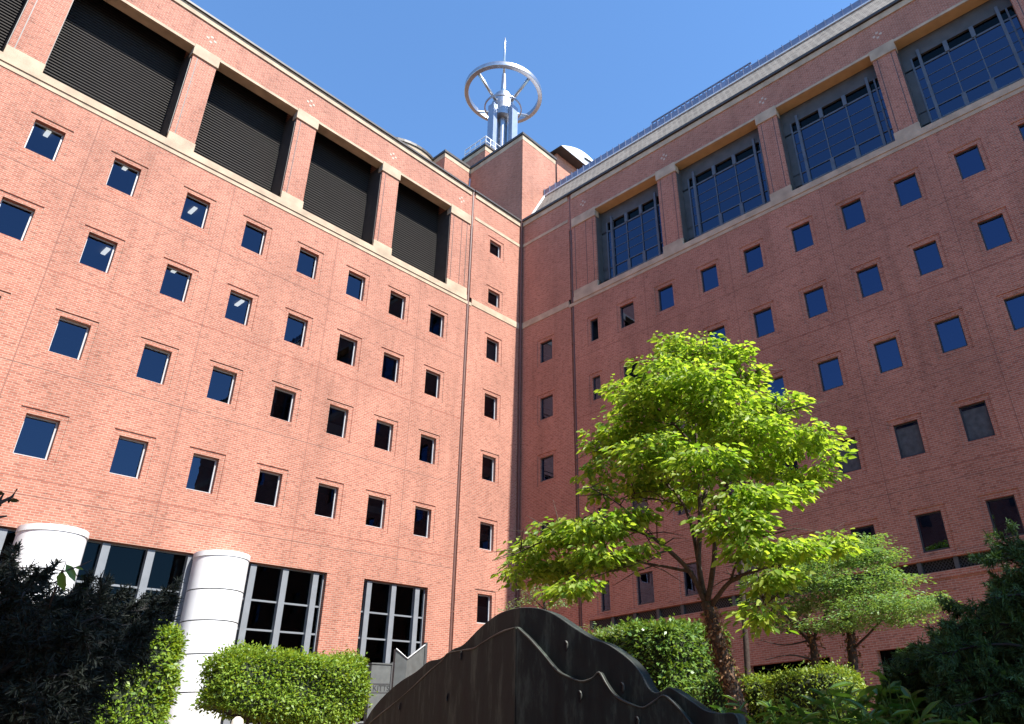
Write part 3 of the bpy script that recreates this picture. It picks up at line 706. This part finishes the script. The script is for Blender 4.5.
for s_, e_ in ((q0, q1), (q1, q2)):
    dx = np.array([0, .12, 0])
    p.add([s_*[1, 1, 0]+[0, 0, 1.6], e_*[1, 1, 0]+[0, 0, 1.6], e_, s_, s_*[1, 1, 0]+[0, 0, 1.6]+dx, e_*[1, 1, 0]+[0, 0, 1.6]+dx, e_+dx, s_+dx], [(0, 1, 2, 3), (4, 5, 6, 7), (0, 1, 5, 4), (1, 2, 6, 5), (2, 3, 7, 6), (3, 0, 4, 7)])
p.build('folded_panel', M['sign'], SG)
p = MB(); p.tube([q0+[0, -.02, .01], q1+[0, -.02, .01], q2+[0, -.02, .01]], .03, 6); p.build('top_rail', M['white_frame'], SG)
p = MB(); p.box((q2[0]-.02, -2.95, 1.6), (q2[0]+.10, -2.75, q2[2]+.1)); p.box((a1[0]+.02, -3.0, 1.6), (a1[0]+.09, -2.85, a0[2]+.1)); p.build('post', M['sign_dark'], SG)

# pale stone thing under the hedge
gp = onY(237, 724, -5.2)
om = MB(); om.lathe((gp[0], gp[1]), [(.10, 1.6), (.11, gp[2]-.25), (.17, gp[2]-.15), (.19, gp[2]-.02), (.15, gp[2]+.12), (.06, gp[2]+.2)], 16)
o = om.build('stone_finial', M['ornament'], smooth=True); tag(o, 'small pale rounded stone finial under the clipped hedge by the white column', 'ornament')

# ------------------------------------------------------------------ plants
def hedge_shell(n, c, h, r, nscale=.10, faces=None):
    """points on a rounded, lumpy box with outward normals"""
    c = np.array(c); h = np.array(h)
    ar = np.array([h[1]*h[2], h[0]*h[2], h[0]*h[1]]); ax = RNG.choice(3, n, p=ar/ar.sum()); sg = RNG.choice([-1, 1], n)
    p = RNG.uniform(-1, 1, (n, 3))*h; p[np.arange(n), ax] = sg*h[ax]
    q = np.clip(p, -(h-r), h-r); d = norm(p-q+1e-6*RNG.normal(size=(n, 3)))
    lump = nscale*(np.sin(p[:, 0]*3.1+1)*np.cos(p[:, 1]*2.7)+np.sin(p[:, 2]*4.3+p[:, 0]*1.3+p[:, 1]*2.1))*.5
    pos = q+d*(r+lump[:, None]+RNG.normal(size=n)[:, None]*nscale*.55-.02)
    return c+pos, d
def hedge(name, label, c, h, r, n, L, mt, stems=True, asp=.5, group=None, cut=None, gz=1.5, nscale=.1, tpl=LEAF4):
    t = thing(name, label, 'hedge' if 'hedge' in name else 'shrub', group=group)
    P, D = hedge_shell(n, c, h, r, nscale)
    if cut is not None: k = cut(P); P, D = P[k], D[k]
    k = len(P); P = P+D*np.where(RNG.random(k) < .05, RNG.uniform(0, .22, k), 0)[:, None]
    dirs = D*.8+rdir(k)*.75; dirs[:, 2] -= .05
    leaves('foliage', P-D*L*.4, dirs, D*.5+np.array([0, 0, .6])+rdir(k)*.6, L*RNG.uniform(.6, 1.25, k), L*asp*RNG.uniform(.7, 1.2, k), tpl, mt, t)
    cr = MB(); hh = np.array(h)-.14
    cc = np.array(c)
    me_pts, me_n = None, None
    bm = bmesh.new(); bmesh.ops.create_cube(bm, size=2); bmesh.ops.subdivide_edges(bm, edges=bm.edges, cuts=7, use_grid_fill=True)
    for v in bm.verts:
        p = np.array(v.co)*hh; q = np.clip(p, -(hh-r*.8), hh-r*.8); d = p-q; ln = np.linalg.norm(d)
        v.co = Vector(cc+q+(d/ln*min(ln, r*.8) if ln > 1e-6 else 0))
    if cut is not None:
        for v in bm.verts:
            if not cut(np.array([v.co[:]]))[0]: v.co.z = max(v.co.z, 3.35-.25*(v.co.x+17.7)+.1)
    me = bpy.data.meshes.new('shade_core'); bm.to_mesh(me); bm.free(); me.materials.append(M['core'])  # solid dark core added to block see-through; its colour stands for inner shade
    o = bpy.data.objects.new('shade_core', me); COL.objects.link(o); o.parent = t
    if stems:
        s = MB()
        for i in range(7):
            x = c[0]+random.uniform(-.8, .8)*h[0]; y = c[1]+random.uniform(-.6, .6)*h[1]
            s.tube([(x, y, gz), (x+random.uniform(-.2, .2), y, c[2]-h[2]*.5)], .04, 6)
        s.build('stem', M['bark_red'], t)
    return t
# left clipped hedge, rounded at its left lower end
hedge('clipped_hedge', 'bright green clipped hedge between the white column and the grey sign', (-14.80, -4.1, 3.82), (2.62, .9, 1.05), .55, 26000, .135, M['lf_hedge'],
      cut=lambda P: ~((P[:, 2] < 3.35-.25*(P[:, 0]+17.7)) & (P[:, 0] < -15.3)), nscale=.19)
hedge('round_shrub', 'bright green rounded shrub between the dark yew and the white column', (-20.6, -4.6, 3.6), (1.75, 1.0, 1.9), .9, 17000, .15, M['lf_hedge'], nscale=.14)
hc = at(668, 672, 27)
hedge('leafy_hedge', 'tall glossy dark-fronted hedge behind the bronze sculpture and left of the big tree', (hc[0], hc[1], hc[2]-.75), (2.0, 1.5, 2.15), .5, 17000, .19, M['lf_ivy'], nscale=.13, group='glossy hedge blocks')
hc = at(622, 688, 28)
hedge('leafy_hedge', 'lower shaded hedge block just left of the taller glossy hedge', (hc[0], hc[1], hc[2]-.2), (1.2, 1.1, 2.0), .4, 8000, .18, M['lf_ivy'], nscale=.12, group='glossy hedge blocks')
hc = at(817, 704, 18.5)
hedge('box_shrub', 'larger low clipped round shrub, right of the tree trunk', (hc[0], hc[1], hc[2]-.25), (.85, .95, .98), .45, 11000, .085, M['lf_box'], nscale=.06, stems=False, group='clipped round shrubs')
hc = at(757, 708, 19.5)
hedge('box_shrub', 'small clipped shrub tucked between the tree trunk and the larger round shrub', (hc[0], hc[1], hc[2]-.3), (.45, .5, 1.0), .3, 5000, .085, M['lf_box'], nscale=.06, stems=False, group='clipped round shrubs')
hc = at(722, 700, 23)
hedge('dark_shrub', 'dark leafy shrub in the shade directly behind the leaning tree trunk', (hc[0], hc[1], hc[2]-.6), (.7, .6, 1.3), .4, 4000, .13, M['lf_ivy'], nscale=.12, stems=False)

def pxpath(pts, D): return [at(x, y, D+dd) for x, y, dd in pts]
def curve(pts, n=5): return [np.array(p) for p in smoothline([tuple(p) for p in pts], n)]

# --- the big bright tree
TD = 18.0
TR = thing('broadleaf_tree', 'large bright yellow-green tree with a leaning trunk in front of the shaded wing', 'tree')
tk = MB()
tpath = curve(pxpath([(741, 722, 0), (733, 690, 0), (722, 655, 0), (713, 625, 0), (706, 602, 0)], TD), 5)
tk.tube(tpath, np.linspace(.19, .12, len(tpath)), 12, wob=.10)
tk.build('trunk', M['bark'], TR, smooth=True)
limbs = [
 ([(706,604,0),(699,565,.1),(700,510,.2),(697,450,.1),(694,400,0),(691,345,0)], .10, .02),
 ([(706,604,0),(690,572,-.3),(668,550,-.6),(645,534,-.8),(610,526,-.8),(560,535,-.4),(512,556,0)], .085, .012),
 ([(707,604,0),(714,560,-.4),(717,510,-.6),(735,470,-.6),(762,425,-.5),(790,410,-.3)], .095, .012),
 ([(711,606,0),(730,582,-.6),(757,570,-1.0),(795,560,-1.0),(832,548,-.8)], .08, .012),
 ([(699,565,.1),(684,505,.6),(648,470,.9),(606,450,1.0)], .07, .012),
 ([(700,510,.2),(724,458,.7),(775,446,.9),(828,452,.9)], .07, .012),
 ([(697,450,.1),(665,415,-.5),(630,390,-.7)], .05, .01),
 ([(695,420,.1),(730,385,.4),(755,372,.5)], .045, .01),
 ([(690,572,-.3),(655,565,.2),(610,560,.6),(560,577,.8)], .05, .01),
 ([(668,550,-.6),(640,560,-1.2),(600,575,-1.4),(570,585,-1.5)], .035, .008),
 ([(717,520,-.6),(745,505,-1.2),(790,492,-1.4)], .045, .01),
 ([(684,505,.6),(660,500,1.2),(630,495,1.5)], .04, .01),
 ([(645,534,-.8),(620,505,-1.0),(590,488,-1.0)], .04, .01),
 ([(730,582,-.6),(745,545,-1.1),(770,535,-1.4)], .04, .01),
 ([(757,570,-1.0),(763,600,-1.4),(766,618,-1.5)], .03, .01),
]
lb = MB(); twigpts = []
for pts, r0, r1 in limbs:
    c = curve(pxpath(pts, TD), 4); lb.tube(c, np.linspace(r0*.78, r1*.8, len(c)), 7, wob=.12); twigpts += c[len(c)//3:]
for i in range(230):
    q = twigpts[random.randrange(len(twigpts))]; d = norm(np.array([random.gauss(0, 1), random.gauss(0, 1), random.gauss(.15, .35)]))
    ln = random.uniform(.4, 1.2); mid = q+d*ln*.5+np.array([0, 0, random.uniform(-.05, .12)])
    lb.tube([q, mid, q+d*ln], [.018, .012, .005], 5)
lb.build('limb', M['bark'], TR, smooth=True)
cl_px = [(690,350,34,17,0),(655,368,30,15,-.6),(727,352,26,14,.4),(738,374,32,16,.6),(688,378,40,16,-1.0),(625,386,24,13,.5),(650,398,40,16,-.5),(720,402,46,18,-.8),(775,404,34,13,.4),
 (632,424,40,18,.3),(690,428,46,18,1.0),(745,432,40,16,-.8),(600,442,26,18,.6),(650,452,42,18,-.9),(800,436,34,14,-.3),(830,446,18,20,.3),(705,462,40,16,-1.2),(760,462,38,15,.3),
 (598,468,22,15,.2),(645,482,38,12,.9),(806,474,30,12,.3),(600,490,16,9,-.3),(690,494,28,10,.8),(750,496,34,12,-1.2),(735,522,34,13,-1.4),(785,490,26,8,-.7),
 (595,526,34,13,-.9),(560,532,34,15,0),(524,550,24,16,.3),(510,572,16,11,.3),(550,568,36,10,.5),(600,556,34,10,-.9),(630,512,22,7,-.8),(755,545,26,13,-1.5),(795,548,28,10,-1.2),(835,542,26,9,-.6),(575,585,24,7,-1.2),(764,612,20,13,-1.5),(775,580,24,9,-1.4),(640,545,14,6,-1),(668,340,16,8,.2)]
cls = []
for x, y, rx, ry, dd in cl_px:
    k = TD*1.18/FPX; cls.append((at(705+(x-705)*.97, y+2, TD+dd*1.5), rx*k*.82, ry*k*.80))
P, D, N, L = spray_cloud(cls, 112, .20, droop=.55, flat=.6, spray=8, spread=.34)
leaves('crown', P, D, N, L, L*.62, LEAF6, M['lf_main'], TR)
# dry ivy clinging to the trunk
n = 900; tt = RNG.random(n)*.78+.12; idx = (tt*(len(tpath)-1)).astype(int); base = np.array([tpath[i] for i in idx]); u = rdir(n, .2)
leaves('dry_ivy', base+u*.18+RNG.normal(size=(n, 3))*np.array([.03, .03, .12]), u*.6+rdir(n)+np.array([0, 0, -.5]), u+rdir(n)*.5, RNG.uniform(.05, .13, n), RNG.uniform(.04, .08, n), LEAF4, M['lf_dry'], TR)

# --- fine-leaved small tree at the right
def small_tree(label, D, trunks, limbs_, cl, per, L, mt, dry=True, spray=12, spread=.28, flat=.4):
    t = thing('ornamental_tree', label, 'tree')
    a = MB(); tps = []
    for pts, r0, r1 in trunks:
        c = curve(pxpath(pts, D), 4); a.tube(c, np.linspace(r0, r1, len(c)), 9, wob=.15); tps += c
    a.build('trunk', M['bark_red'], t, smooth=True)
    b = MB()
    for pts, r0, r1 in limbs_:
        c = curve(pxpath(pts, D), 4); b.tube(c, np.linspace(r0, r1, len(c)), 6, wob=.1)
    b.build('limb', M['bark_red'], t, smooth=True)
    k = D*1.15/FPX
    P, Dd, N, LL = spray_cloud([(at(x, y, D+dd), rx*k, ry*k) for x, y, rx, ry, dd in cl], per, L, droop=.3, flat=flat, spray=spray, spread=spread)
    leaves('crown', P, Dd, N, LL, LL*.5, LEAF4, mt, t)
    if dry:
        n = 800; base = np.array([tps[i] for i in RNG.integers(0, len(tps), n)]); u = rdir(n, .3)
        leaves('dry_ivy', base+u*RNG.uniform(.08, .3, (n, 1)), rdir(n)+np.array([0, 0, -.6]), rdir(n), RNG.uniform(.05, .14, n), RNG.uniform(.04, .08, n), LEAF4, M['lf_dry'], t)
    return t
small_tree('layered fine-leaved small tree with twin brown ivy-clad trunks under the shaded wing', 22.0,
  [([(818,705,0),(815,670,0),(812,640,0),(800,622,0)], .14, .06), ([(857,700,.3),(854,670,.3),(851,640,.3),(849,618,.3)], .16, .09)],
  [([(812,645,0),(795,625,-.3),(775,605,-.5)], .05, .012), ([(813,640,0),(825,615,.2),(840,595,.3)], .05, .012), ([(850,625,.3),(865,600,0),(885,590,0)], .05, .012),
   ([(852,650,.3),(868,635,-.2),(885,618,-.5),(910,610,-.6)], .04, .01), ([(850,620,.3),(845,580,.3),(850,550,.3)], .05, .012), ([(814,660,0),(790,655,-.4),(765,660,-.6)], .03, .008), ([(849,630,.2),(825,625,-.3),(800,615,-.5)], .03, .01), ([(810,640,0),(785,645,-.2),(760,640,-.3)], .03, .008)],
  [(850,556,40,8,.3),(820,566,36,9,-.2),(880,560,24,6,.3),(795,578,34,9,.3),(850,582,44,9,-.4),(890,585,30,7,.2),(775,562,22,12,.5),(870,604,40,8,-.6),(905,603,30,7,-1.6),(928,606,18,4,-2.0),(825,600,34,8,.5),(845,622,40,6,-.7),(905,618,24,5,-.8),(795,607,24,8,.2),(770,590,20,8,.6),(862,540,22,5,.3),(800,548,24,7,.6),(757,600,18,8,.8),(768,618,22,6,.6),(790,626,18,4,.2),(748,582,12,7,.9)],
  88, .11, M['lf_small'], spray=12, spread=.24)
small_tree('pale silvery-leaved sapling peeping over the bronze sculpture at the corner of the wings', 24.0,
  [([(548,640,0),(545,610,0),(543,590,0)], .06, .03)], [([(545,610,0),(530,596,0),(520,590,0)], .02, .008), ([(545,606,0),(558,596,0),(566,594,0)], .02, .008)],
  [(543,590,18,7,0),(530,600,16,5,.2),(556,602,14,5,-.2),(545,578,12,5,0),(520,612,10,3,.2),(505,608,8,3,.2),(608,632,12,4,-.3),(590,626,6,2,-.3)], 70, .10, M['lf_pale'], dry=False, spray=9, spread=.25)
# dark straight trunk behind
t2 = MB(); c = curve(pxpath([(750, 720, 0), (747, 660, 0), (743, 600, 0), (741, 540, 0), (738, 500, 0)], 25), 4); t2.tube(c, np.linspace(.11, .05, len(c)), 8, wob=.1)
o = t2.build('tree_trunk', M['bark_red'], smooth=True); tag(o, 'thin dark upright trunk standing behind the big tree, against the shaded wall', 'tree')

# --- conifers in the near shade
def conifer(name, label, D, root, tips, mt, per, nl, fill, droop=.25, wid=.011, sub=.35):
    t = thing(name, label, 'conifer')
    tr_ = MB(); c = curve([at(*root[0], D), at(*root[1], D+.1), at(*root[2], D+.1)], 5); tr_.tube(c, np.linspace(.10, .05, len(c)), 9, wob=.1); tr_.build('trunk', M['bark_red'], t, smooth=True)
    br = MB(); P, Dd, N, L = [], [], [], []
    def needles(a, b, k):
        t_ = RNG.random(k); ax = norm(b-a); base = a+(b-a)*t_[:, None]
        d = ax*.75+rdir(k)*.75; d[:, 2] -= droop
        P.append(base); Dd.append(d); N.append(rdir(k)+np.array([0, 0, .6])); L.append(nl*RNG.uniform(.6, 1.3, k))
    for x0, y0, x1, y1, dd in tips:
        a = at(x0, y0, D+dd*.3); e = at(x1, y1, D+dd); ln = np.linalg.norm(e-a)
        mid = (a+e)/2+np.array([0, 0, .10*ln]); pth = curve([a, mid, e], 5); br.tube(pth, np.linspace(.022, .004, len(pth)), 5)
        ns = int(per*ln)
        for i in range(ns):
            s_ = random.random()**.7; q = pth[int(s_*(len(pth)-1))]; ax = norm(e-a)
            d = norm(ax*.9+rdir(1)[0]*.8+np.array([0, 0, -droop])); l2 = sub*random.uniform(.4, 1.1)*(1.15-s_*.6)
            q2 = q+d*l2; br.tube([q, (q+q2)/2+np.array([0, 0, .02]), q2-np.array([0, 0, l2*droop*.4])], [.006, .004, .002], 4)
            for _ in range(3):
                d3 = norm(d+rdir(1)[0]*.6); s3 = random.random(); q3 = q+(q2-q)*s3; needles(q3, q3+d3*l2*.5, 34)
            needles(q, q2, 44)
    for x, y, rx, ry, dd, n_ in fill:
        k = D*1.12/FPX; cc = at(x, y, D+dd)
        for i in range(n_):
            u = rdir(1)[0]*random.random()**.4; q = cc+u*np.array([rx*k, rx*k, ry*k]); d = norm(rdir(1)[0]+np.array([.35, -.1, -.2])); needles(q, q+d*.2*D/6, 46)
    br.build('branch', M['twig_dark'], t, smooth=True)
    P = np.concatenate(P); L = np.concatenate(L); k = len(P)
    leaves('needles', P, np.concatenate(Dd), np.concatenate(N), L, np.full(k, wid)*RNG.uniform(.7, 1.5, k), NEEDLE, mt, t)
    return t
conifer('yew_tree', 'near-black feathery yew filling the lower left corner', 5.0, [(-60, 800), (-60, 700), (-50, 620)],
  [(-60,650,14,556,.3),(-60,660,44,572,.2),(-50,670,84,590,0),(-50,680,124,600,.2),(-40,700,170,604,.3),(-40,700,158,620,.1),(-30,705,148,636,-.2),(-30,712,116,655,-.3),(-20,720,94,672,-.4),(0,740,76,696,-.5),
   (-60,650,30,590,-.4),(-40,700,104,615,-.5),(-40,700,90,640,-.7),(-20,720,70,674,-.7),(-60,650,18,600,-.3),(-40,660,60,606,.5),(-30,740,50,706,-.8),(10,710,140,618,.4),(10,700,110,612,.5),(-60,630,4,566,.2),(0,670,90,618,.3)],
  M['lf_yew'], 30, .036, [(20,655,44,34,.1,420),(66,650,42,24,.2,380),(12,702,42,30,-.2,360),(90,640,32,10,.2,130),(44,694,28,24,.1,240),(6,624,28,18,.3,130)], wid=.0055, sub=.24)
conifer('juniper_tree', 'dark green feathery juniper filling the lower right corner', 9.0, [(1100, 770), (1095, 660), (1090, 560)],
  [(1090,585,988,560,0),(1090,570,1000,545,.2),(1090,610,992,598,-.5),(1090,620,955,612,0),(1090,640,940,638,.3),(1090,655,915,652,.2),(1090,665,905,664,-.3),(1090,675,892,680,-.2),(1090,695,892,698,0),(1090,650,950,628,-.6),(1090,665,935,655,-.8),
   (1090,695,928,688,-.8),(1090,705,952,708,-.9),(1090,720,960,722,-.6),(1090,705,922,708,.4),(1090,600,1004,585,.3)],
  M['lf_fir'], 20, .062, [(1018,630,22,20,0,200),(972,664,40,16,.1,300),(1000,696,58,28,0,500),(928,696,34,15,.3,230),(1022,580,10,10,.2,60),(958,640,22,8,.4,90)], wid=.010, sub=.36)

# --- lance-leaved plants along the bottom right
def lance_plant(x, y, D, n, L, label):
    c = at(x, y, D); t = thing('lance_leaved_plant', label, 'plant', group='leafy plants along the front bed')
    s = MB(); P, Dd, N, LL = [], [], [], []
    for i in range(n):
        a = random.uniform(0, 2*math.pi); el = random.uniform(.5, 1.3); h = random.uniform(.35, 1.0)
        b0 = c+np.array([random.gauss(0, .18), random.gauss(0, .18), -.9]); tip = b0+np.array([math.cos(a)*.18, math.sin(a)*.18, .75*h+.15])
        s.tube([b0, (b0+tip)/2, tip], [.012, .009, .005], 5)
        for k in range(6):
            aa = a+k*2.2; p = b0+(tip-b0)*random.uniform(.55, 1); P.append(p); Dd.append([math.cos(aa), math.sin(aa), random.uniform(-.1, .9)]); N.append([random.gauss(0, .3), random.gauss(0, .3), 1]); LL.append(L*random.uniform(.6, 1.2))
    s.build('stem', M['lf_lance'], t); LL = np.array(LL)
    leaves('foliage', np.array(P), np.array(Dd), np.array(N), LL, LL*.30, LEAF6, M['lf_lance'], t)
for x, y, D, n, L, lb_ in ((785,697,9.5,16,.27,'narrow green sprays in front of the larger round shrub'), (745,700,9,9,.22,'green leaf tuft just right of the sculpture end'), (850,682,9,22,.27,'lush green lance-leaved plant at the bottom, right of the round shrub'),
    (890,680,8.5,26,.25,'lush broad-leaved plant in front of the dark juniper'), (925,690,8.2,20,.24,'rightmost low leafy plant before the dark juniper')):
    lance_plant(x, y, D, n, L, lb_)

# --- twig reaching in from the left
tw = thing('leafy_twig', 'thin bare twig with a few reddish leaves reaching in at the left edge', 'twig')
s = MB()
for pts in ([(-30,515,0),(0,503,0),(12,497,0),(17,489,0)], [(-30,530,0),(-5,518,0),(7,516,0)], [(-25,520,0),(0,500,.05),(4,493,.05)]):
    s.tube([at(x, y, 3.5+d) for x, y, d in pts], np.linspace(.010, .003, len(pts)), 5)
s.tube([at(-30, 515, 3.5), at(-90, 620, 3.6), at(-100, 900, 3.6)], [.011, .02, .03], 6)
s.build('stem', M['bark_red'], tw)
P = np.array([at(4, 494, 3.5), at(12, 497, 3.5), at(10, 500, 3.5), at(2, 505, 3.5)]); D_ = np.array([RT*-1+UP*.2, -RT*.6-UP*.8, RT*.9-UP*.1, -RT-UP*.3]); N_ = np.tile(-FW, (4, 1))+UP*.4
leaves('leaf', P, D_, N_, np.array([.032, .03, .035, .03]), np.array([.02]*4), LEAF6, M['lf_red'], tw)
tw = thing('leafy_twig', 'thin twig with one broad green leaf in front of the leftmost white column', 'twig')
s = MB(); s.tube([at(20, 660, 5.2), at(48, 610, 4.6), at(62, 572, 4.2), at(66, 562, 4.2)], [.006, .004, .003, .002], 5); s.tube([at(62, 572, 4.2), at(80, 566, 4.2), at(92, 560, 4.2)], [.004, .003, .002], 5)
s.build('stem', M['bark_red'], tw)
P = np.array([at(62, 570, 4.2), at(66, 564, 4.2), at(75, 567, 4.2)]); D_ = np.array([-UP+RT*.05, -UP*.9+RT*.5, -UP*.3+RT]); N_ = np.array([-FW, -FW*.6+RT, -FW+UP])
leaves('leaf', P, D_, N_, np.array([.10, .09, .04]), np.array([.055, .04, .015]), LEAF6, M['lf_lance'], tw)

# --- the tall tree beside the viewer whose shade lies over the sculpture and the two conifers
SH = thing('shade_tree', 'tall dark-leaved tree standing right of the viewer, shading the near bed', 'tree')
c0 = CAM*[1, 1, 0]; k = MB(); k.tube([c0+[6.5, -9.5, 0], c0+[6.0, -8.8, 5], c0+[5.5, -8, 10], c0+[5, -7.5, 15]], [.40, .32, .25, .10], 12, wob=.08)
k.build('trunk', M['bark'], SH, smooth=True)
k = MB()
for i in range(9):
    a = i*.7; k.tube([c0+[5.6, -8.2, 8.5+.5*i], c0+[5.4+2.4*math.cos(a), -8+2.2*math.sin(a), 11.5+.3*i], c0+[5.2+4.6*math.cos(a), -7.8+4*math.sin(a), 13+.25*i]], [.14, .08, .03], 7)
k.build('limb', M['bark'], SH, smooth=True)
cls = [(c0+np.array([5+RNG.uniform(-6, 4.5), -7.8+RNG.uniform(-3.6, 3.6), 13.5+RNG.uniform(-1.6, 2.0)]), RNG.uniform(1.2, 1.9), RNG.uniform(.7, 1.1)) for _ in range(44)]
P, D, N, L = spray_cloud(cls, 15, .34, droop=.4, flat=.5, spray=9, spread=.5)
leaves('crown', P, D, N, L, L*.62, LEAF6, M['lf_ivy'], SH)
